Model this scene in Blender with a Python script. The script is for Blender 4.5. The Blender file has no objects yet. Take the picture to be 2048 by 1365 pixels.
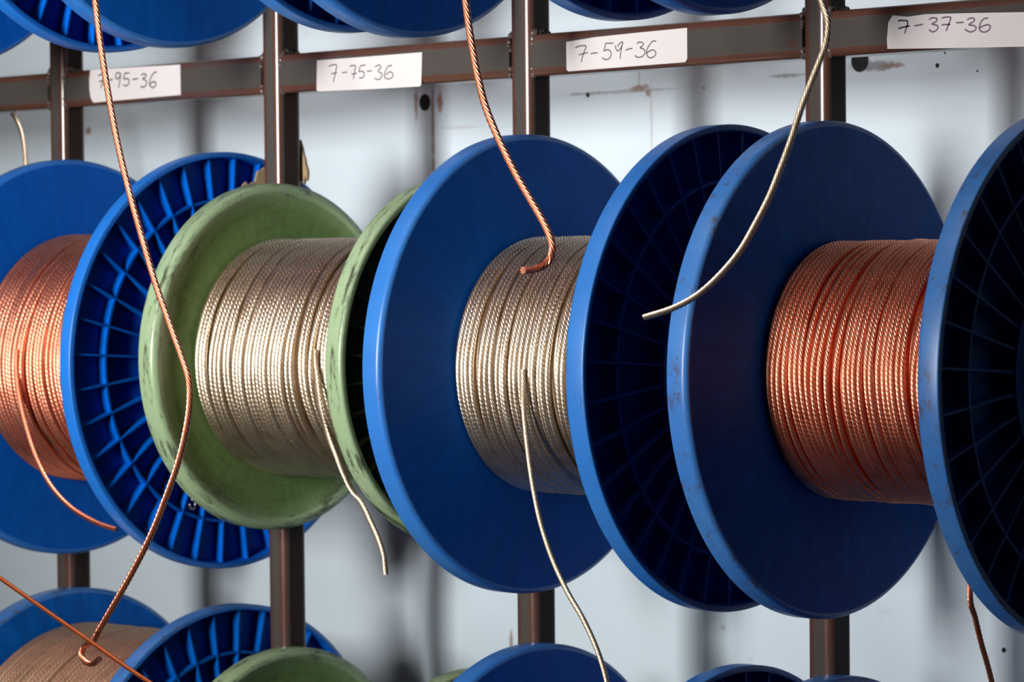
import bpy, bmesh, math, random
import numpy as np
from mathutils import Vector

sc = bpy.context.scene
COL = sc.collection
PI = math.pi
ZO = 1200.0            # spool axle height above the floor, mm
MM = 0.001

# ------------------------------------------------------------------ camera
FPX = 5672.28          # focal length in pixels for a 2048 px wide frame (100 mm macro)
CAM = np.array([1325.42, -1700.35, 76.63])
YAW, PITCH, ROLL = math.radians(41.08), math.radians(1.593), math.radians(-0.583)

def cam_axes():
    d = np.array([-math.sin(YAW)*math.cos(PITCH), math.cos(YAW)*math.cos(PITCH), -math.sin(PITCH)])
    r = np.cross(d, [0, 0, 1]); r /= np.linalg.norm(r); u = np.cross(r, d)
    c, s = math.cos(ROLL), math.sin(ROLL)
    return c*r + s*u, -s*r + c*u, d
AX = np.array(cam_axes())

cd = bpy.data.cameras.new('camera'); cam = bpy.data.objects.new('camera', cd); COL.objects.link(cam)
cd.sensor_width = 36.0; cd.lens = FPX/2048*36.0
cd.clip_start = 0.05; cd.clip_end = 50
m = np.eye(4); m[:3, 0] = AX[0]; m[:3, 1] = AX[1]; m[:3, 2] = -AX[2]; m[:3, 3] = (CAM + [0, 0, ZO])*MM
from mathutils import Matrix
cam.matrix_world = Matrix(m.tolist())
cd.dof.use_dof = True; cd.dof.focus_distance = 1.95; cd.dof.aperture_fstop = 14.0
sc.camera = cam

sc.view_settings.view_transform = 'Standard'; sc.view_settings.look = 'None'
sc.view_settings.gamma = 1.0; sc.view_settings.use_curve_mapping = False
sc.view_settings.exposure = 0.0

# ------------------------------------------------------------------ light
wd = bpy.data.worlds.new('dim_workshop'); sc.world = wd; wd.use_nodes = True
bg = wd.node_tree.nodes['Background']; bg.inputs[0].default_value = (1.0, 0.85, 0.75, 1); bg.inputs[1].default_value = 0.004

def area(name, loc, target, sx, sy, power, color, spread=180):
    l = bpy.data.lights.new(name, 'AREA'); l.shape = 'RECTANGLE'; l.size = sx; l.size_y = sy
    l.energy = power; l.color = color; l.spread = math.radians(spread)
    o = bpy.data.objects.new(name, l); COL.objects.link(o)
    loc = Vector((loc[0]*MM, loc[1]*MM, (loc[2]+ZO)*MM)); tg = Vector((target[0]*MM, target[1]*MM, (target[2]+ZO)*MM))
    o.location = loc; o.rotation_euler = (tg-loc).to_track_quat('-Z', 'Y').to_euler()
    return o
area('softbox_light', (-40, -2050, 270), (-320, 0, 225), 0.30, 0.58, 8.6, (1.0, 0.97, 0.95), 62)
area('ceiling_light', (-200, -900, 1500), (-150, -100, 0), 1.2, 0.5, 5.0, (1.0, 0.68, 0.55))

# ------------------------------------------------------------------ pixel measurements -> points on real planes
def ray(x, y):
    return AX.T @ np.array([(x-1024)/FPX, -(y-682.5)/FPX, 1.0])
def on_y(x, y, Y):
    v = ray(x, y); return CAM + v*((Y-CAM[1])/v[1])
def on_x(x, y, X):
    v = ray(x, y); return CAM + v*((X-CAM[0])/v[0])

# ------------------------------------------------------------------ object helpers
def tag(o, label=None, cat=None, group=None, kind=None):
    if label: o['label'] = label
    if cat: o['category'] = cat
    if group: o['group'] = group
    if kind: o['kind'] = kind
    return o
def empty(name, loc):
    o = bpy.data.objects.new(name, None); COL.objects.link(o)
    o.location = (loc[0]*MM, loc[1]*MM, (loc[2]+ZO)*MM); o.empty_display_size = 0.03
    return o
def mesh_obj(name, verts, faces, mat, parent=None, loc=(0, 0, 0), smooth=True, sharp=None, attr=None):
    """verts n x 3 in mm about loc (mm); faces: k x 4 / k x 3 array or list of tuples"""
    me = bpy.data.meshes.new(name)
    v = np.asarray(verts, dtype=np.float64)*MM
    if isinstance(faces, np.ndarray):
        k, c = faces.shape
        me.vertices.add(len(v)); me.vertices.foreach_set('co', v.astype(np.float32).ravel())
        me.loops.add(k*c); me.loops.foreach_set('vertex_index', faces.astype(np.int32).ravel())
        me.polygons.add(k); me.polygons.foreach_set('loop_start', np.arange(0, k*c, c, dtype=np.int32))
        me.update(calc_edges=True)
    else:
        me.from_pydata(v.tolist(), [], faces); me.update()
    if attr is not None:
        a = me.attributes.new('edge', 'FLOAT', 'POINT'); a.data.foreach_set('value', np.asarray(attr, dtype=np.float32))
    if smooth:
        me.polygons.foreach_set('use_smooth', np.ones(len(me.polygons), dtype=bool))
        if sharp is not None: me.set_sharp_from_angle(angle=math.radians(sharp))
    me.materials.append(mat)
    o = bpy.data.objects.new(name, me); COL.objects.link(o)
    if parent is not None:
        o.parent = parent; o.location = (loc[0]*MM, loc[1]*MM, loc[2]*MM)
    else:
        o.location = (loc[0]*MM, loc[1]*MM, (loc[2]+ZO)*MM)
    return o
def grid_faces(n, k, closed_k=True, closed_n=False):
    i = np.arange(n if closed_n else n-1)[:, None]; j = np.arange(k if closed_k else k-1)[None, :]
    a = i*k + j; b = i*k + (j+1) % k; i2 = (i+1) % n; c = i2*k + (j+1) % k; d = i2*k + j
    return np.stack([a, b, c, d], -1).reshape(-1, 4)
class MB:
    def __init__(s): s.v = []; s.f = []
    def add(s, v, f):
        b = sum(len(x) for x in s.v); s.v.append(np.asarray(v, float)); s.f += [tuple(int(i)+b for i in q) for q in f]
    def box(s, lo, hi):
        x0, y0, z0 = lo; x1, y1, z1 = hi
        v = [(x0,y0,z0),(x1,y0,z0),(x1,y1,z0),(x0,y1,z0),(x0,y0,z1),(x1,y0,z1),(x1,y1,z1),(x0,y1,z1)]
        s.add(v, [(0,3,2,1),(4,5,6,7),(0,1,5,4),(1,2,6,5),(2,3,7,6),(3,0,4,7)])
    def tube(s, pts, rad, n=10):
        v, f = tube_arrays(np.asarray(pts, float), rad, n); s.add(v, f)
    def build(s, name, mat, parent=None, loc=(0,0,0), smooth=True, sharp=35):
        return mesh_obj(name, np.concatenate(s.v), s.f, mat, parent, loc, smooth, sharp)
def frames(P):
    T = np.gradient(P, axis=0); T /= np.linalg.norm(T, axis=1)[:, None]
    N = np.zeros_like(P); a = np.array([1., 0, 0]) if abs(T[0, 0]) < .8 else np.array([0, 0, 1.])
    n = a - T[0]*np.dot(a, T[0]); n /= np.linalg.norm(n); N[0] = n
    for i in range(1, len(P)):
        n = N[i-1] - T[i]*np.dot(N[i-1], T[i]); N[i] = n/np.linalg.norm(n)
    return T, N, np.cross(T, N)
def tube_arrays(P, rad, n):
    T, N, B = frames(P); r = np.broadcast_to(np.asarray(rad, float), (len(P),))
    a = np.arange(n)*2*PI/n
    V = P[:, None] + r[:, None, None]*(np.cos(a)[None, :, None]*N[:, None] + np.sin(a)[None, :, None]*B[:, None])
    f = [tuple(q) for q in grid_faces(len(P), n)]
    f.append(tuple(range(n-1, -1, -1))); b = (len(P)-1)*n; f.append(tuple(range(b, b+n)))
    return V.reshape(-1, 3), f
def spline(pts, step):
    """Catmull-Rom through the points, resampled at a fixed step (mm)"""
    p = np.asarray(pts, float); p = np.vstack([2*p[0]-p[1], p, 2*p[-1]-p[-2]])
    out = []
    t = np.linspace(0, 1, 40, endpoint=False)[:, None]
    for i in range(1, len(p)-2):
        a, b, c, d = p[i-1:i+3]
        out.append(.5*((2*b)+(c-a)*t+(2*a-5*b+4*c-d)*t*t+(3*b-a-3*c+d)*t**3))
    q = np.vstack(out+[p[-2][None]])
    s = np.concatenate([[0], np.cumsum(np.linalg.norm(np.diff(q, axis=0), axis=1))])
    n = max(2, int(s[-1]/step)); u = np.linspace(0, s[-1], n)
    return np.stack([np.interp(u, s, q[:, k]) for k in range(3)], 1)

# ------------------------------------------------------------------ materials
def mat_new(name):
    m = bpy.data.materials.new(name); m.use_nodes = True
    nt = m.node_tree; return m, nt, nt.nodes, nt.links, nt.nodes['Principled BSDF']
def N(nt, kind, **kw):
    n = nt.nodes.new(kind)
    for k, v in kw.items(): setattr(n, k, v)
    return n
def math_node(nt, op, a, b=None, c=None):
    n = nt.nodes.new('ShaderNodeMath'); n.operation = op
    for i, x in enumerate((a, b, c)):
        if x is None: continue
        if isinstance(x, (int, float)): n.inputs[i].default_value = x
        else: nt.links.new(x, n.inputs[i])
    return n.outputs[0]
def mix_col(nt, fac, a, b):
    n = nt.nodes.new('ShaderNodeMix'); n.data_type = 'RGBA'
    for key, x in ((0, fac), (6, a), (7, b)):
        if isinstance(x, (int, float)): n.inputs[key].default_value = x
        elif isinstance(x, tuple): n.inputs[key].default_value = x if len(x) == 4 else x+(1,)
        else: nt.links.new(x, n.inputs[key])
    return n.outputs[2]
def noise(nt, vec, scale, detail=4, rough=.55):
    n = nt.nodes.new('ShaderNodeTexNoise'); n.inputs['Scale'].default_value = scale
    n.inputs['Detail'].default_value = detail; n.inputs['Roughness'].default_value = rough
    if vec is not None: nt.links.new(vec, n.inputs['Vector'])
    return n.outputs['Fac']
def ramp(nt, fac, lo, hi):
    n = nt.nodes.new('ShaderNodeMapRange'); n.inputs['From Min'].default_value = lo; n.inputs['From Max'].default_value = hi
    n.interpolation_type = 'SMOOTHSTEP'; nt.links.new(fac, n.inputs['Value']); return n.outputs[0]
def objco(nt): return N(nt, 'ShaderNodeTexCoord').outputs['Object']
def bump(nt, b, height, strength, dist):
    n = nt.nodes.new('ShaderNodeBump'); n.inputs['Strength'].default_value = strength; n.inputs['Distance'].default_value = dist
    nt.links.new(height, n.inputs['Height']); nt.links.new(n.outputs[0], b.inputs['Normal'])

def plastic(name, base, dust, grime, wear, grime_amt, rough, seed, face_grime=.1, stretch=.06):
    """moulded spool plastic: dusty, scuffed round the rim (cylindrical coordinates about the spool axis, x)"""
    m, nt, nd, lk, b = mat_new(name)
    co = objco(nt); sp = N(nt, 'ShaderNodeSeparateXYZ'); lk.new(co, sp.inputs[0])
    th = math_node(nt, 'ARCTAN2', sp.outputs[2], math_node(nt, 'MULTIPLY', sp.outputs[1], -1.0))
    r = math_node(nt, 'SQRT', math_node(nt, 'ADD', math_node(nt, 'POWER', sp.outputs[1], 2), math_node(nt, 'POWER', sp.outputs[2], 2)))
    cy = N(nt, 'ShaderNodeCombineXYZ')
    lk.new(math_node(nt, 'MULTIPLY', th, stretch), cy.inputs[0]); lk.new(math_node(nt, 'ADD', sp.outputs[0], seed), cy.inputs[1]); lk.new(r, cy.inputs[2])
    cyl = cy.outputs[0]
    rd = N(nt, 'ShaderNodeCombineXYZ')      # radial sink marks on the faces, their light reflections painted as paler streaks
    lk.new(math_node(nt, 'MULTIPLY', th, 2.0), rd.inputs[0]); lk.new(math_node(nt, 'MULTIPLY', r, 3.0), rd.inputs[1])
    streak = noise(nt, rd.outputs[0], 9, 3)
    big = noise(nt, co, 9, 5, .6)
    fine = noise(nt, cyl, 260, 6, .75)
    mid = noise(nt, cyl, 80, 5, .7)
    rm = N(nt, 'ShaderNodeAttribute', attribute_name='edge').outputs['Fac']          # abraded, dusty rim
    c0 = mix_col(nt, ramp(nt, streak, .35, .75), base, tuple(x*(1.34 if wear > .7 else 1.18)+.001 for x in base))
    c0 = mix_col(nt, math_node(nt, 'MULTIPLY', rm, .45), c0, dust)
    # dust film
    d = math_node(nt, 'MULTIPLY', math_node(nt, 'MULTIPLY', ramp(nt, big, .42, .72), wear*.5), math_node(nt, 'ADD', math_node(nt, 'MULTIPLY', rm, .93), .07))
    c1 = mix_col(nt, d, c0, dust)
    # scuffs and dirt
    g = math_node(nt, 'MULTIPLY', ramp(nt, math_node(nt, 'ADD', math_node(nt, 'MULTIPLY', mid, .6), math_node(nt, 'MULTIPLY', fine, .4)), .60-.1*grime_amt, .68-.05*grime_amt), math_node(nt, 'MULTIPLY', math_node(nt, 'ADD', math_node(nt, 'MULTIPLY', rm, 1-face_grime), face_grime), grime_amt))
    c2 = mix_col(nt, math_node(nt, 'MINIMUM', g, .85), c1, grime)
    lk.new(c2, b.inputs['Base Color'])
    lk.new(math_node(nt, 'ADD', math_node(nt, 'MULTIPLY', big, .16), rough-.13), b.inputs['Roughness'])
    b.inputs['Specular IOR Level'].default_value = 0.45
    lk.new(math_node(nt, 'ADD', math_node(nt, 'MULTIPLY', rm, .43), .07), b.inputs['Specular IOR Level'])
    bump(nt, b, math_node(nt, 'ADD', math_node(nt, 'MULTIPLY', fine, .5), math_node(nt, 'MULTIPLY', streak, .4)), .10, .0005)
    return m
M = {}
M['blue_clean'] = plastic('blue_plastic', (0.0008, 0.090, 0.46), (.030, .230, .66), (.01, .025, .06), .25, .35, .42, 0.0)
M['blue'] = plastic('blue_plastic_dusty', (0.001, 0.088, 0.42), (.060, .250, .60), (.03, .04, .07), .6, .45, .40, 1.3)
M['blue_worn'] = plastic('blue_plastic_worn', (0.001, 0.088, 0.40), (.095, .275, .58), (.075, .062, .075), .9, .85, .40, 2.7, .1, .13)
M['green'] = plastic('green_plastic', (.125, .205, .070), (.43, .57, .38), (.035, .030, .018), .6, 1.0, .38, 4.1, .35, .03)

def metal(name, col, rough, tarnish, amt):
    m, nt, nd, lk, b = mat_new(name)
    co = objco(nt)
    n1 = noise(nt, co, 60, 3); n2 = noise(nt, co, 900, 2)
    c = mix_col(nt, math_node(nt, 'MULTIPLY', ramp(nt, n1, .45, .75), amt), col, tarnish)
    c = mix_col(nt, math_node(nt, 'MULTIPLY', ramp(nt, n2, .5, .7), .25), c, tarnish)
    lk.new(c, b.inputs['Base Color']); b.inputs['Metallic'].default_value = 1.0
    lk.new(math_node(nt, 'ADD', math_node(nt, 'MULTIPLY', n2, .2), rough-.1), b.inputs['Roughness'])
    return m
M['copper'] = metal('bare_copper', (.98, .41, .26), .35, (.66, .185, .075), .45)
M['tinned'] = metal('tinned_copper', (.80, .68, .53), .33, (.47, .32, .185), .45)
M['dull_copper'] = metal('dull_copper', (.36, .10, .038), .62, (.25, .07, .03), .5)
M['tan'] = metal('tarnished_tinned_copper', (.84, .63, .44), .50, (.58, .38, .23), .5)

def paint():
    m, nt, nd, lk, b = mat_new('grey_gloss_paint')
    co = objco(nt); at = N(nt, 'ShaderNodeAttribute', attribute_name='edge')
    n1 = noise(nt, co, 45, 6, .65); n2 = noise(nt, co, 8, 4); n3 = noise(nt, co, 300, 3)
    w = ramp(nt, math_node(nt, 'ADD', at.outputs['Fac'], math_node(nt, 'MULTIPLY', math_node(nt, 'SUBTRACT', n1, .5), 1.1)), .42, .72)
    w = math_node(nt, 'MULTIPLY', w, ramp(nt, n2, .25, .5))
    spot = math_node(nt, 'MULTIPLY', ramp(nt, n1, .66, .72), .7)
    w = math_node(nt, 'MAXIMUM', w, spot)
    grey = mix_col(nt, n2, (.053, .048, .0445), (.073, .064, .058))
    rust = mix_col(nt, n3, (.066, .028, .019), (.105, .046, .031))
    side_shade = ramp(nt, math_node(nt, 'MULTIPLY', at.outputs['Fac'], -1.0), .05, .8)       # shade on every flat but the front, painted as dark brown
    lk.new(mix_col(nt, side_shade, mix_col(nt, w, grey, rust), (.026, .013, .010)), b.inputs['Base Color'])
    lk.new(math_node(nt, 'ADD', math_node(nt, 'MULTIPLY', n1, .12), .17), b.inputs['Roughness'])
    lk.new(math_node(nt, 'ADD', math_node(nt, 'MULTIPLY', math_node(nt, 'MAXIMUM', at.outputs['Fac'], 0.0), .60), .10), b.inputs['Specular IOR Level'])
    bump(nt, b, n1, .06, .0005)
    return m
M['paint'] = paint()
def simple(name, col, rough, metallic=0.0, var=.15, scale=60, spec=.5):
    m, nt, nd, lk, b = mat_new(name); n = noise(nt, objco(nt), scale, 5)
    lk.new(mix_col(nt, n, tuple(x*(1-var) for x in col), tuple(min(1, x*(1+var)) for x in col)), b.inputs['Base Color'])
    b.inputs['Roughness'].default_value = rough; b.inputs['Metallic'].default_value = metallic
    b.inputs['Specular IOR Level'].default_value = spec
    return m
M['steel'] = simple('axle_steel', (.45, .43, .42), .35, 1.0)
M['weld'] = simple('painted_weld', (.085, .062, .055), .16, 0, .4, 200)
M['paper'] = simple('white_paper', (.60, .565, .56), .65, 0, .05, 25)
M['ink'] = simple('grey_marker_ink', (.055, .048, .062), .5, 0, .3, 400)
M['ink_dark'] = simple('black_marker_ink', (.012, .006, .016), .4, 0, .3, 400)
M['ink_purple'] = simple('faded_purple_ink', (.13, .06, .115), .5, 0, .35, 300)
M['card'] = simple('torn_cardboard', (.30, .22, .12), .85, 0, .45, 90)
M['black'] = simple('hole_black', (.006, .006, .006), .8)
M['floor'] = simple('dark_concrete', (.05, .048, .046), .8, 0, .25, 12)

WY = 230.0             # distance of the wall behind the posts
def wall_mat():
    m, nt, nd, lk, b = mat_new('pale_blue_wall_paint')
    co = objco(nt); sp = N(nt, 'ShaderNodeSeparateXYZ'); lk.new(co, sp.inputs[0])
    n1 = noise(nt, co, 5, 5); n2 = noise(nt, co, 40, 5, .65); n3 = noise(nt, co, 140, 4, .7)
    c = mix_col(nt, n1, (.548, .655, .725), (.628, .722, .78))
    c = mix_col(nt, math_node(nt, 'MULTIPLY', ramp(nt, n2, .62, .76), .35), c, (.42, .46, .50))
    def blob(px, py, sx, sz, col, amt, c):
        x, _, z = on_y(px, py, WY)
        dx = math_node(nt, 'DIVIDE', math_node(nt, 'SUBTRACT', sp.outputs[0], x*MM), sx*MM)
        dz = math_node(nt, 'DIVIDE', math_node(nt, 'SUBTRACT', sp.outputs[2], z*MM), sz*MM)
        d = math_node(nt, 'SQRT', math_node(nt, 'ADD', math_node(nt, 'POWER', dx, 2), math_node(nt, 'POWER', dz, 2)))
        d = math_node(nt, 'ADD', d, math_node(nt, 'MULTIPLY', math_node(nt, 'SUBTRACT', n3, .5), 1.6))
        f = math_node(nt, 'MULTIPLY', math_node(nt, 'SUBTRACT', 1.0, ramp(nt, d, .45, 1.1)), amt)
        return mix_col(nt, f, c, col)
    rust = (.27, .13, .07); dirt = (.16, .15, .15)
    c = blob(866, 265, 2.5, 62, (.20, .12, .11), .8, c)          # rusty run beside the left bolt hole
    c = blob(832, 205, 3, 15, rust, .8, c); c = blob(880, 203, 4, 13, rust, .85, c)
    c = blob(920, 255, 32, 1.6, (.40, .35, .34), .4, c)
    c = blob(1277, 177, 9, 4, rust, .85, c); c = blob(1296, 185, 3.5, 3.5, rust, .75, c); c = blob(1291, 172, 4, 2.5, rust, .6, c)
    c = blob(1303, 260, 1.8, 45, (.45, .36, .32), .5, c)
    c = blob(1278, 150, 2, 14, (.36, .28, .26), .5, c)
    c = blob(1250, 183, 70, 1.8, (.30, .30, .32), .6, c); c = blob(1180, 187, 30, 1.5, (.30, .30, .32), .5, c)
    c = blob(1750, 132, 30, 5, dirt, .75, c); c = blob(1785, 131, 13, 2.5, (.26, .15, .10), .8, c); c = blob(1575, 151, 22, 2.2, dirt, .65, c)
    c = blob(176, 262, 5, 5, rust, .8, c); c = blob(1022, 1285, 3, 12, rust, .8, c); c = blob(1445, 1255, 4, 3, (.34, .30, .24), .5, c)
    lk.new(c, b.inputs['Base Color']); b.inputs['Roughness'].default_value = .55
    bump(nt, b, n3, .25, .0008)
    return m
M['wall'] = wall_mat()

# ------------------------------------------------------------------ the room shell
w = MB(); w.box((-3200, WY, -ZO), (2200, WY+60, 1600)); wall = w.build('wall_back', M['wall'], None, (0, 0, 0)); tag(wall, kind='structure')
f = MB(); f.box((-3200, -2600, -ZO-40), (2200, WY, -ZO)); fl = f.build('floor', M['floor'], None); tag(fl, kind='structure')
for (x, y, r) in ((850, 205, 7.0), (1720, 121, 8.5), (1176, 190, 2.0), (1875, 131, 1.7), (1955, 142, .8), (2008, 1301, 1.8), (1408, 176, .8), (1890, 106, .8)):
    c = on_y(x, y, WY); h = MB(); a = np.arange(20)*2*PI/20
    ring = np.stack([c[0]+r*np.cos(a), np.full(20, WY-.4), c[2]+r*1.12*np.sin(a)], 1)
    inner = np.stack([c[0]+r*.8*np.cos(a), np.full(20, WY-.6), c[2]+r*.9*np.sin(a)], 1)
    h.add(np.vstack([ring, inner]), [tuple(q) for q in grid_faces(2, 20)] + [tuple(range(20, 40))])
    h.build('bolt_hole', M['black'], wall)

# ------------------------------------------------------------------ the welded rack
P0, PD, PW, PT = -696.02, 280.92, 21.8, 27.6
POST = [P0 + PD*k for k in range(5)]
BARZ, BARH = 238.3, 33.0
rack = empty('steel_rack', (POST[2], 0, -ZO)); RL = np.array([POST[2], 0, -ZO])
tag(rack, 'grey painted steel rack of welded posts and crossbar carrying all the spools', 'rack')
def rounded_rect(hw, hh, rx, ry, front, seg=9):
    pts, e = [], []
    for cx, cy, a0 in ((hw-rx, hh-ry, 0), (-hw+rx, hh-ry, 90), (-hw+rx, -hh+ry, 180), (hw-rx, -hh+ry, 270)):
        for i in range(seg+1):
            a = math.radians(a0 + 90*i/seg); pts.append((cx+rx*math.cos(a), cy+ry*math.sin(a))); e.append(.25+.75*math.sin(PI*i/seg)**.5 if 0 < i < seg else .2)
    # mid points of the flats keep the worn edge mask near the corners
    out, eo = [], []
    n = len(pts)
    for i in range(n):
        out.append(pts[i]); eo.append(e[i])
        if (i+1) % (seg+1) == 0:
            q = pts[(i+1) % n]
            for t in (.12, .5, .88):
                out.append((pts[i][0]*(1-t)+q[0]*t, pts[i][1]*(1-t)+q[1]*t)); eo.append(0.0 if i//(seg+1) == front else -1.0)  # negative value: flats that get the painted shade
    return np.array(out), np.array(eo)
pr, pe = rounded_rect(PW/2, PT/2, 7.5, 5.0, 2)
def tube_part(name, axis, a, b, prof, e, center, steps=24):
    n = len(prof); s = np.linspace(a, b, steps); V = []
    for t in s:
        z = np.full(n, t)
        V.append(np.stack([prof[:, 0]+center[0], prof[:, 1]+center[1], z], 1) if axis == 'z' else np.stack([z, prof[:, 0]+center[0], prof[:, 1]+center[1]], 1))
    F = [tuple(q) for q in grid_faces(steps, n)] + [tuple(range(n-1, -1, -1)), tuple(range((steps-1)*n, steps*n))]
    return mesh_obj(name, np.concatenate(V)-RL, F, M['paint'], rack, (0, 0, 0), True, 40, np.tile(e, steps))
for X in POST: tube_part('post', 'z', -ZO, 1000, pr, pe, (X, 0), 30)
br, be = rounded_rect(PT/2-.2, BARH/2, 5.0, 7.0, 1)
ends = [-1060] + POST + [640]
for i in range(len(ends)-1):
    a = ends[i] + (PW/2 if i > 0 else 0); b = ends[i+1] - (PW/2 if i < len(ends)-2 else 0)
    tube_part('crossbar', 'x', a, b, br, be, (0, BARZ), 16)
rng = np.random.RandomState(4)
def bead(pts, r0):
    p = spline(pts, 1.2); k = len(p)
    r = r0*(.75+.3*np.sin(np.arange(k)*1.9+rng.rand()*6)+.25*rng.rand(k)); r[0] *= .3; r[-1] *= .3
    p = p + rng.normal(0, .35, p.shape)
    mb = MB(); mb.tube(p-RL, r, 9); mb.build('weld_bead', M['weld'], rack, (0, 0, 0), True, None)
for X in POST:
    for s in (-1, 1):
        xe = X + s*(PW/2+.3); zt, zb, yf = BARZ+BARH/2-1, BARZ-BARH/2+1, -PT/2+1.2
        bead([(xe, yf+2, zt+2.5), (xe+s*.5, 2, zt+1.5), (xe, 11, zt+1)], 3.3)             # over the bar
        bead([(xe-s*.5, yf+3.2, zt+3), (xe+s*1.2, yf+.9, zt-4), (xe+s*.2, yf+1.1, zt-12)], 2.4)   # down the front
        bead([(xe, yf+1.5, zb+8), (xe+s*.8, yf+1.2, zb+2), (xe, yf+4, zb-1.5)], 2.3)
AY = -38.3
def bracket(x0, x1, y, z, post=None):
    mb = MB()
    if post is not None: mb.box((min(x0, post-9), -PT/2-6, z-16.5), (max(x1, post+9), -PT/2, z-10.5))
    mb.box((x0, y-16, z-16.5), (x1, -PT/2, z-10.5)); mb.box((x0, y-16, z-10.5), (x1, y-12, z-2)); mb.build('axle_bracket', M['paint'], rack, -RL)
def axle(x0, x1, y, z):
    mb = MB(); mb.tube(np.array([(x0, y, z), ((x0+x1)/2, y, z), (x1, y, z)]), 10.0, 24); mb.build('axle', M['steel'], rack, -RL)
# ------------------------------------------------------------------ spools
SEG = 160
def lathe(prof, seg=SEG):
    p = np.asarray(prof, float); n = len(p); a = -PI + np.arange(seg)*2*PI/seg
    V = np.stack([np.broadcast_to(p[None, :, 0], (seg, n)), -p[None, :, 1]*np.cos(a)[:, None], p[None, :, 1]*np.sin(a)[:, None]], -1).reshape(-1, 3)
    return V, grid_faces(seg, n, True, True)
def arc(cx, cr, rad, a0, a1, n=5):
    return [(cx+rad*math.cos(math.radians(a0+(a1-a0)*i/n)), cr+rad*math.sin(math.radians(a0+(a1-a0)*i/n))) for i in range(n+1)]
def flange(root, R, t, rb, side, x, mat, lip, nrib):
    """side -1: left flange (inner face looks +x), +1: right flange (inner face looks -x). local u: 0 outer rim edge, t inner face"""
    web = 3.0
    if lip:    # rounded bead round the rim, then a slope down to the recessed face
        inner = [(t-5, 13.5), (t-5, rb+2), (t-5, R-25), (t-4.6, R-22.5), (t-1.6, R-11.5)]
        rimp = arc(t-5.0, R-5.5, 5.5, -40, 90, 10) + arc(2.5, R-2.5, 2.5, 90, 180, 4)
        outer = [(0, R-5.5), (t-8.8, R-8), (t-8, 13.5)]
    else:
        inner = [(t, 13.5), (t, rb+2), (t, R-8), (t, R-4.6)]
        rimp = arc(t-4.0, R-4.0, 4.0, 4, 90, 8) + arc(1.2, R-1.2, 1.2, 90, 180, 3)
        outer = [(0, R-4.6), (t-web-1, R-6.5), (t-web, R-7.5), (t-web, 13.5)]
    p = np.array(inner+rimp+outer, float); e = np.array([0.]*len(inner)+[1.]*len(rimp)+[0.]*len(outer))
    if lip: e[len(inner)-1] = .35
    xs = lambda u: (u if side < 0 else t-u)       # left flange: inner face at larger x
    p[:, 0] = [xs(u) for u in p[:, 0]]
    V, F = lathe(p)
    if side < 0: F = F[:, ::-1]
    o = mesh_obj('flange', V, F, mat, root, (x, 0, 0), True, 32, np.tile(e, SEG))
    # ribs moulded into the outer side of the flange
    ub = t-web+.3 if not lip else t-7.7
    rg = MB(); ri = R*.765 if not lip else R*.72
    def ringwall(r0, r1, u0, u1):
        V, F = lathe([(xs(u0), r0), (xs(u1), r0), (xs(u1), r1), (xs(u0), r1)], 120); rg.add(V, F)
    ringwall(ri, ri+2.2, 2.6, ub); ringwall(rb-.5, rb+3.0, 1.0, ub)
    for k in range(nrib):
        a = 2*PI*(k+.35)/nrib; c, s = math.cos(a), math.sin(a); h = 1.0
        v = []
        for u in (2.2, ub):
            hh = h*.8 if u < 3 else h
            for r, w in ((rb+1, -hh), (rb+1, hh), (R-5.2, hh), (R-5.2, -hh)):
                v.append((xs(u), -(r*c - w*s), r*s + w*c))
        rg.add(v, [(0,1,2,3),(7,6,5,4),(0,4,5,1),(1,5,6,2),(2,6,7,3),(3,7,4,0)])
    rg.build('rib_grid', mat, o, (0, 0, 0), True, 30)
    return o
SPOOLS = {}
def spool(key, XL, XR, R, t, rb, Y, Z, mat, lip, label, group):
    xc = (XL+XR+t)/2
    root = empty('cable_spool', (xc, Y, Z)); tag(root, label, 'spool', group)
    flange(root, R, t, rb, -1, XL-xc, M[mat], lip, 36)
    flange(root, R, t, rb, +1, XR-xc, M[mat], lip, 36)
    off = 5.0 if lip else 0
    V, F = lathe([(XL+t-off-.2-xc, rb-3), (XL+t-off-.2-xc, rb), (XR+off+.2-xc, rb), (XR+off+.2-xc, rb-3)], 96)
    mesh_obj('barrel', V, F, M[mat], root, (0, 0, 0), True, 32)
    k = int((xc-P0)//PD); front = Y < -100
    if front:      # carried on arms in front of the posts
        axle(XL-14, XR+t+11, Y, Z)
        for a, q in ((XL-12, k), (XR+t+2, k+1)): bracket(a, a+7, Y, Z, POST[q])
    else:
        axle(POST[k]+2, POST[k+1]-2, Y, Z)
        for q in (k, k+1): bracket(POST[q]-9 if q == k+1 else POST[q]-1, POST[q]+9 if q == k else POST[q]+1, Y, Z)
    SPOOLS[key] = dict(x0=XL+t-off, x1=XR+off, Y=Y, Z=Z, R=R, root=root)
    return root
gm, gt, gb = 'spools in the middle row', 'spools in the top row', 'spools in the bottom row'
spool('m1', -658.4, -456.0, 177.3, 14.6, 84, AY, -4.5, 'blue_clean', False, 'bright blue spool of shiny copper rope at the left edge, under the 7-95-36 label', gm)
spool('m2', -396.2, -186.2, 145.2, 18.4, 84, AY, -.4, 'green', True, 'green spool with grimy rims holding silvery rope under the 7-75-36 label', gm)
spool('m3', -116.0, 76.1, 177.5, 17.2, 84, AY+1.8, -2.3, 'blue', False, 'blue spool of silvery rope in the centre, under the 7-59-36 label', gm)
spool('m4', 165.5, 360.8, 176.3, 16.6, 80, AY, -2.0, 'blue_worn', False, 'scuffed blue spool of copper rope at the right, under the 7-37-36 label', gm)
TY, TZ = -205.0, 417.6
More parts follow.
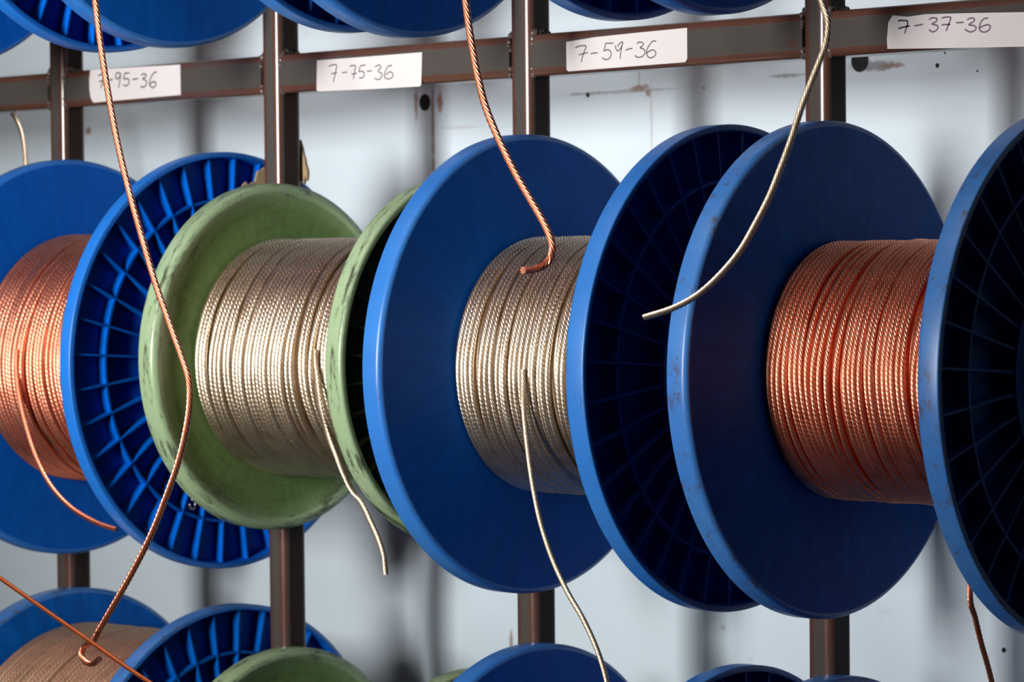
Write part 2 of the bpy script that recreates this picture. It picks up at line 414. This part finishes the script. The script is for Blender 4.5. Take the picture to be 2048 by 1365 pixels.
spool('t0', -628.7, -420.5, 170.2, 16.6, 80, TY, TZ, 'blue_clean', False, 'blue spool cut off by the top left corner, above the leftmost post', gt)
spool('t1', -340.8, -149.1, 170.9, 16.6, 80, TY, TZ, 'blue', False, 'blue spool at the top edge that the long hanging copper rope crosses, second from left', gt)
spool('t2', -86.5, 106.8, 178.3, 16.6, 80, TY, TZ, 'blue', False, 'blue spool at the top edge above the gap between the 7-75-36 and 7-59-36 labels', gt)
spool('t3', 185.9, 376.9, 179.4, 16.6, 80, TY, TZ, 'blue_clean', False, 'blue spool cut off by the top edge just left of the rightmost visible post', gt)
BY, BZ = -31.3, -395.7
spool('b1', -676.2, -467.1, 180.5, 16.6, 84, BY, BZ, 'blue_worn', False, 'blue spool nearly full of tan rope in the bottom left corner', gb)
spool('b2', -397.9, -189.7, 148.8, 18.4, 84, BY, BZ, 'green', True, 'green spool whose top shows at the bottom edge below the other green one', gb)
spool('b3', -122.3, 72.3, 174.2, 17.0, 84, BY, BZ, 'blue', False, 'blue spool whose top shows at the bottom edge below the centre spool', gb)
spool('b4', 159.1, 350.1, 173.8, 17.0, 84, BY, BZ, 'blue_worn', False, 'blue spool barely showing at the bottom edge under the rightmost visible post', gb)

# ------------------------------------------------------------------ wire rope
NW = 7                # outer wires of the rope
LOBE = np.array([(-.5, .64), (-.25, .92), (0, 1.0), (.25, .92)])
PH = np.radians(np.concatenate([(LOBE[:, 0]+k)*360/NW for k in range(NW)])); PRR = np.tile(LOBE[:, 1], NW)
LAY = 11.8              # lay length per mm of rope radius
def rope_verts(P, Nn, Bn, rad, s, lay=None):
    tw = -2*PI*s/(lay or LAY*float(np.mean(rad)))
    a = PH[None, :] + tw[:, None]
    rr = (np.asarray(rad)*np.ones(len(P)))[:, None]*PRR[None, :]
    return (P[:, None] + (rr*np.cos(a))[..., None]*Nn[:, None] + (rr*np.sin(a))[..., None]*Bn[:, None]).reshape(-1, 3)
def winding(sp, r_out, d, seed, gaps, lift):
    """one continuous helix of twisted rope over the barrel, unevenly spaced"""
    g = np.random.RandomState(seed); L = sp['x1']-sp['x0']-d-.6
    n = int(L/(d*1.0)); ng = gaps; rad = d/2
    n -= int(ng*.78)
    G = np.zeros(n+1); W = np.zeros(n+1); idx = g.choice(np.arange(2, n-1), ng, replace=False)
    G[idx] = g.uniform(.4, 1.35, ng); cen = g.uniform(-1.3, 1.3, n+1); wid = g.uniform(.5, 1.0, n+1)
    lf = g.normal(0, .12, n+1)*d; lc = g.uniform(-1.5, 1.5, n+1); li = g.choice(np.arange(1, n), lift, replace=False); lf[li] += g.uniform(.15, .4, lift)*d
    rc = r_out - rad; per = 2*PI*rc; k = int(per/1.8); th = np.arange(n*k)/k      # turns
    i = np.floor(th).astype(int); fr = th-i; ang = fr*2*PI - PI                    # seam at the back
    cum = np.concatenate([[0], np.cumsum(np.ones(n))])
    # angle dependent gap widths, zero at the seam
    grid = np.linspace(-PI, PI, 181)
    bumpf = np.exp(-((grid[:, None]-cen[None])/(wid[None]*1.4))**2)*(np.cos(grid/2)[:, None]**.5)
    gapw = G[None]*bumpf; cg = np.concatenate([np.zeros((181, 1)), np.cumsum(gapw, 1)[:, :-1]], 1)
    wig = g.normal(0, .06, (1, n+1))*np.cos(grid[:, None]/2)**2
    tot = n + cg[:, -1].max()
    ai = (ang+PI)/(2*PI)*180; a0 = np.clip(np.floor(ai).astype(int), 0, 179); fa = ai-a0
    val = (cg[a0, i]+wig[a0, i])*(1-fa) + (cg[a0+1, i]+wig[a0+1, i])*fa
    stretch = tot/(n + cg[:, -1]); st = stretch[a0]*(1-fa)+stretch[a0+1]*fa
    x = sp['x0'] + rad + .3 + L*np.clip((i + fr + val)*(.35+.65*st)/tot, 0, 1)
    rise = lf[i]*np.cos(ang/2)**2*np.exp(-((ang-lc[i])/1.3)**2) + .12*d*np.sin(i*.9+ang*1.0)*np.cos(ang/2)**2
    r = rc + rise
    P = np.stack([x, -r*np.cos(ang), r*np.sin(ang)], 1)
    T = np.gradient(P, axis=0); T /= np.linalg.norm(T, axis=1)[:, None]
    Nn = np.stack([np.zeros_like(ang), -np.cos(ang), np.sin(ang)], 1); Bn = np.cross(T, Nn)
    s = np.concatenate([[0], np.cumsum(np.linalg.norm(np.diff(P, axis=0), axis=1))])
    V = rope_verts(P, Nn, Bn, rad*1.03, s); F = grid_faces(len(P), len(PH))
    # lower layers seen only through the gaps
    kk = 96; prof = [(sp['x0']+.3, rc-rad-3.5)]
    for q in np.arange(sp['x0']+.6, sp['x1']-d, d/4): prof.append((q, rc-d*1.0+.2*d*abs(math.sin((q-sp['x0'])*PI/d))))
    prof.append((sp['x1']-.3, rc-rad-3.5)); V2, F2 = lathe(prof, kk)
    return np.vstack([V, V2]), np.vstack([F, F2[:, ::-1]+len(V)])
def strand(name, pts, rad, mat, parent, loc, cap_mat=None, lay=None):
    P = spline(pts, 1.3); T, Nn, Bn = frames(P); s = np.arange(len(P))*1.3
    V = rope_verts(P, Nn, Bn, rad, s, lay); k = len(PH)
    F = [tuple(q) for q in grid_faces(len(P), k)]
    e = (len(P)-1)*k; F.append(tuple(range(e, e+k))); F.append(tuple(range(k-1, -1, -1)))
    return mesh_obj(name, V-np.asarray(loc, float), F, mat, parent, (0, 0, 0) if parent is not None else loc, True, 70)
WM = {}
def rope(key, r_out, d, mat, seed, gaps, lift, label, tail=None, group=None, rad=None, share=None):
    sp = SPOOLS[key]; c = np.array([(sp['x0']+sp['x1'])/2, sp['Y'], sp['Z']])
    root = empty('wire_rope', c); tag(root, label, 'wire rope', group)
    if share and share in WM:
        o = bpy.data.objects.new('winding', WM[share]); COL.objects.link(o); o.parent = root
    else:
        V, F = winding(sp, r_out, d, seed, gaps, lift); V[:, 0] -= c[0]
        o = mesh_obj('winding', V, F, M[mat], root, (0, 0, 0), True, None); WM[key] = o.data
    if tail is not None: strand('loose_end', tail, rad or d/2, M[mat], root, c)
    return root
Y_ = lambda pts, Y: [on_y(x, y, Y) for x, y in pts]
X_ = lambda pts, X: [on_x(x, y, X) for x, y in pts]
gr = 'ropes wound on the spools'
t1 = [on_y(33, 700, -148.5)] + Y_([(33, 740), (40, 800), (54, 860), (75, 922), (103, 974), (142, 1016), (190, 1045)], -150) + X_([(232, 1060)], -462.5)
rope('m1', 110.0, 4.3, 'copper', 11, 7, 4, 'shiny copper rope wound on the blue spool at the left edge', t1, gr)
t2 = [on_y(631, 700, -139.5)] + Y_([(632, 745)], -141) + [on_y(640, 815, -147), on_y(655, 870, -153)] + [on_y(673, 915, -154), on_y(690, 955, -152), on_y(706, 985, -149)] + Y_([(722, 1005), (740, 1042), (757, 1080), (768, 1115), (772, 1150)], -147)
rope('m2', 98.5, 4.3, 'tinned', 5, 9, 4, 'silvery rope wound on the green spool in the middle row', t2, gr, 2.15)
t3 = [on_y(1045, 740, -138)] + Y_([(1046, 790), (1050, 850), (1058, 920), (1068, 985), (1082, 1050), (1105, 1120), (1135, 1185), (1165, 1237), (1190, 1290), (1206, 1335), (1216, 1375), (1224, 1420)], -140)
rope('m3', 98.5, 4.05, 'tinned', 23, 9, 4, 'silvery rope wound on the centre blue spool, its end hanging to the bottom edge', t3, gr)
t4 = [np.array(q) for q in ((352., -131.5, 12.), (352., -134., -45.), (352., -136., -100.))] + X_([(1940, 1190), (1950, 1235), (1962, 1285), (1975, 1330), (1986, 1375), (1995, 1420)], 352)
rope('m4', 91.5, 3.85, 'copper', 31, 12, 6, 'copper rope wound on the scuffed blue spool at the right', t4, gr)
rope('b1', 150.0, 4.6, 'tan', 41, 8, 4, 'tan rope filling the blue spool in the bottom left corner', None, gr)
def hung(x, dx): return [np.array(q) for q in ((x-dx*.25, -301., 452.), (x, -306.8, 417.6))]     # leaves the front of a top-row winding
ta = hung(-303., 6) + Y_([(176, -180), (182, -80), (190, 0), (201, 90), (217, 190), (236, 290), (260, 390), (285, 480), (310, 565), (338, 645), (362, 712), (377, 760), (379, 805), (372, 860), (355, 930), (330, 1000), (300, 1075), (262, 1150), (226, 1213), (200, 1258), (185, 1284)], -306) + Y_([(170, 1294), (163, 1308), (170, 1323), (186, 1329)], -302) + [on_y(199, 1319, -307)]
rope('t1', 100, 5.0, 'copper', 51, 8, 4, 'long copper rope hanging past the 7-95-36 label, its end curled into a hook', ta, gr, 2.5)
tb = hung(64., 6) + Y_([(915, -180), (922, -80), (932, 10), (942, 80), (955, 150), (970, 210), (990, 262), (1012, 310), (1036, 357), (1062, 402), (1085, 442), (1099, 472), (1105, 497), (1100, 518)], -307) + [on_y(1086, 532, -311), on_y(1066, 539.5, -320), on_y(1046, 541, -330)]
rope('t2', 100, 5.0, 'copper', 61, 8, 4, 'copper rope end dangling from the top edge in front of the centre spool', tb, gr, 2.55)
tc = hung(335., -6) + Y_([(1622, -120), (1630, -60), (1642, 0), (1655, 42), (1652, 85), (1640, 120), (1622, 165), (1603, 215), (1582, 280), (1560, 340), (1538, 395), (1510, 450), (1480, 502), (1440, 550), (1395, 590), (1345, 617), (1289, 635)], -306)
rope('t3', 100, 4.05, 'tinned', 71, 8, 4, 'silvery rope end curving down over the rightmost visible post, cut tip pointing left', tc, gr, 2.1)
# strands whose spools stand outside the frame
dp = Y_([(-90, 120), (-50, 160), (-10, 190), (24, 226), (40, 256), (48, 288), (52, 330), (53, 395)], 30)
o = strand('rope_end', dp, 2.2, M['tinned'], None, dp[3]); tag(o, 'short silvery rope end hanging behind the crossbar at the left edge', 'wire rope')
ep = Y_([(-420, 853), (-130, 1063), (0, 1157), (92, 1222), (185, 1287), (250, 1333), (310, 1373), (390, 1425), (760, 1665)], -330)
o = strand('rope_end', ep, 1.75, M['dull_copper'], None, ep[2], lay=15); tag(o, 'thin taut reddish copper strand crossing the bottom left corner', 'wire rope')

# ------------------------------------------------------------------ paper labels with handwriting
LYF = -PT/2+.2
def label(name_label, quad, scale, off, strokes, ink, width):
    """quad: pixel outline of the paper on the front face of the crossbar; strokes in pixels of the enlarged detail"""
    pts = [on_y(x, y, LYF-.05) for x, y in quad]; n = len(pts)
    c = np.mean(pts, axis=0)
    front = [p-c+np.array([0, -.35, 0]) for p in pts]; back = [p-c for p in pts]
    F = [tuple(range(n)), tuple(range(2*n-1, n-1, -1))] + [(i, i+n, (i+1) % n+n, (i+1) % n) for i in range(n)]
    o = mesh_obj('paper_label', front+back, F, M['paper'], None, c, False); tag(o, name_label, 'label', 'handwritten labels on the crossbar')
    by = {}
    for st in strokes:
        mk = ink
        if isinstance(st, dict): mk = st['ink']; st = st['s']
        by.setdefault(mk, []).append(st)
    for mk, sts in by.items():
        mb = MB()
        for st in sts:
            p = np.array([on_y(x/scale+off[0], y/scale+off[1], LYF-.05) for x, y in st])
            q = spline(p, .35) if len(p) > 2 else np.linspace(p[0], p[1], 12)
            q = q-c; q[:, 1] = 0
            t = np.gradient(q, axis=0); t /= np.linalg.norm(t, axis=1)[:, None]; nn = np.stack([-t[:, 2], t[:, 1]*0, t[:, 0]], 1)
            wv = np.full(len(q), width/2); wv[0] *= .55; wv[-1] *= .55; k = len(q)
            A = q+nn*wv[:, None]; B = q-nn*wv[:, None]
            V = np.concatenate([A+[0, -.40, 0], B+[0, -.40, 0], A+[0, -.36, 0], B+[0, -.36, 0]])
            Fq = []
            for i in range(k-1): Fq += [(i, i+1, k+i+1, k+i), (2*k+i, 3*k+i, 3*k+i+1, 2*k+i+1), (i, 2*k+i, 2*k+i+1, i+1), (k+i, k+i+1, 3*k+i+1, 3*k+i)]
            mb.add(V, Fq)
        mb.build('handwriting', M[mk], o, (0, 0, 0), False)
    return o
S6 = 6.012
label('white paper label reading 7-95-36, behind the hanging copper rope', [(181, 140), (270, 134.5), (361, 129.3), (362, 190), (270, 198), (187, 205.5), (182, 196), (179.5, 180), (179, 160)], S6, (0, 60), [
 [(1182,548),(1215,540),(1258,535),(1242,600),(1215,705)], [(1192,622),(1262,606)], [(1318,602),(1362,594)],
 [(1452,522),(1412,516),(1392,560),(1410,590),(1443,562),(1456,525)], [(1456,522),(1446,600),(1430,698)],
 [(1502,525),(1492,588),(1530,584),(1556,610),(1550,650),(1520,673),(1484,660)], [(1500,524),(1562,515)], [(1595,598),(1666,583)],
 [(1700,546),(1732,528),(1762,542),(1746,570),(1720,588),(1758,608),(1766,648),(1735,686),(1690,680)],
 [(1890,506),(1850,520),(1812,588),(1800,640),(1815,680),(1852,692),(1880,655),(1870,626),(1830,630),(1804,662)]], 'ink', 1.25)
Z2 = lambda L: [((x/2.923+680-420)*S6, (y/2.923-60)*S6) for x, y in L]
label('white paper label reading 7-75-36 between the second and third posts', [(634.5, 121), (740, 113), (844.5, 104.6), (843, 169), (840, 173), (740, 178.5), (637, 183), (633.7, 180)], S6, (420, 60), [
 [(1430,440),(1460,426),(1525,422),(1515,500),(1500,570),(1485,630)], [(1460,528),(1532,514)], [(1590,515),(1656,507)],
 [(1680,440),(1708,430),(1752,435),(1742,500),(1728,592)], [(1705,536),(1770,520)],
 [(1810,434),(1800,480),(1797,502),(1830,495),(1858,520),(1855,555),(1830,578),(1798,574)], [(1810,432),(1875,422)], [(1888,500),(1952,489)],
 Z2([(206,391),(230,380),(241,394),(225,416),(245,430),(245,450),(225,466),(204,458)]),
 Z2([(306,382),(282,390),(266,420),(262,450),(284,463),(308,450),(310,430),(292,421),(268,440)])], 'ink', .95)
label('white paper label reading 7-59-36 between the third and fourth posts', [(1133, 84), (1190, 74.5), (1280, 65), (1374.7, 55.8), (1375, 118), (1371, 124.5), (1250, 134), (1137, 143), (1133.6, 139)], S6, (1080, 20), [
 [(428,456),(470,438),(555,432),(535,500),(510,580),(502,632)], [(470,541),(522,526),(580,510)], [(612,528),(652,519),(697,516)],
 [(795,399),(782,455),(773,493),(815,478),(853,500),(858,545),(835,585),(800,597),(768,588),(752,570)], [(795,400),(840,401),(888,396)],
 [(908,425),(918,470),(945,492),(982,445),(1000,396),(982,388),(955,408),(935,445)], [(1000,396),(985,450),(972,540),(968,592)], [(1030,486),(1072,470),(1118,462)],
 [(1166,402),(1210,386),(1246,402),(1236,432),(1206,455),(1246,470),(1266,500),(1250,545),(1210,568),(1168,566),(1143,543)],
 [(1402,376),(1360,376),(1320,420),(1290,480),(1286,530),(1310,570),(1350,573),(1390,545),(1393,505),(1365,482),(1320,495),(1278,527)]], 'ink', .9)
label('creased white paper label reading 7-37-36 at the right edge', [(1786, 30.8), (1815, 33.5), (1852, 28.4), (1950, 26), (2048, 24.3), (2120, 22), (2120, 89.5), (2048, 93.3), (1900, 96.5), (1775.5, 97.8), (1774.3, 80), (1777, 45)], S6, (1708, 0), [
 dict(ink='ink_dark', s=[(530,256),(560,245),(606,248),(650,250)]), dict(ink='ink_dark', s=[(650,250),(645,300),(630,345)]), [(632,340),(620,375),(612,408)], dict(ink='ink_dark', s=[(535,345),(600,326),(675,312)]),
 [(725,312),(780,303),(835,292)],
 [(903,236),(950,215),(1000,226),(990,260),(942,290),(1000,306),(1012,340),(980,375),(940,383),(904,355)],
 [(1055,220),(1100,208),(1165,210),(1150,270),(1130,325),(1110,376)], [(1055,301),(1165,292)], [(1230,275),(1280,272),(1325,268)],
 [(1363,240),(1410,217),(1452,230),(1440,260),(1385,298),(1450,310),(1472,342),(1440,375),(1390,383),(1333,351)],
 [(1617,216),(1560,230),(1522,285),(1510,340),(1530,375),(1580,386),(1630,355),(1642,318),(1610,298),(1555,314),(1513,336)]], 'ink_purple', 1.15)

# ------------------------------------------------------------------ odds and ends
# torn strip of cardboard folded round the back of the second post
g = np.random.RandomState(8)
path = [(-437.5, -26), (-433, -2), (-426, 19), (-416, 17.5), (-408, 16.2), (-399.3, 15.6)]
zt = [144, 158, 172, 182, 181, 157]; zb = [126, 128, 126, 130, 147, 150]
n = 40; u = np.linspace(0, 5, n)
xy = np.stack([np.interp(u, range(6), [p[k] for p in path]) for k in (0, 1)], 1)
top = np.interp(u, range(6), zt)+g.normal(0, 1.6, n); bot = np.interp(u, range(6), zb)+g.normal(0, 2.5, n)
V = []
for i in range(n):
    nx = np.array([xy[min(i+1, n-1), 1]-xy[max(i-1, 0), 1], -(xy[min(i+1, n-1), 0]-xy[max(i-1, 0), 0])]); nx /= np.linalg.norm(nx)+1e-9
    for off, z in ((1.3, top[i]), (1.3, bot[i]), (-1.3, bot[i]), (-1.3, top[i])):
        q = xy[i]+nx*off; V.append((q[0]+416, q[1], z-150))
F = [tuple(q) for q in grid_faces(n, 4)] + [(0, 1, 2, 3), tuple(range(4*n-1, 4*n-5, -1))]
o = mesh_obj('cardboard_scrap', V, F, M['card'], None, (-416, 0, 150), False)
tag(o, 'ragged scrap of brown cardboard stuck behind the second post above the green spool', 'cardboard')
# wire loop peeping out behind the rim of the green spool
c = on_x(383, 1009, -402.5); a = np.linspace(0, 1.55*PI, 30)+.5*PI
mb = MB(); mb.tube(np.stack([np.zeros(30), -3.6*np.cos(a), 3.8*np.sin(a)], 1)+np.linspace(0, 2, 30)[:, None]*np.array([1, 0, 0]), 1.1, 8)
o = mb.build('wire_loop', M['steel'], None, c, True, None); tag(o, 'small grey wire loop behind the lower left rim of the green spool', 'wire loop')
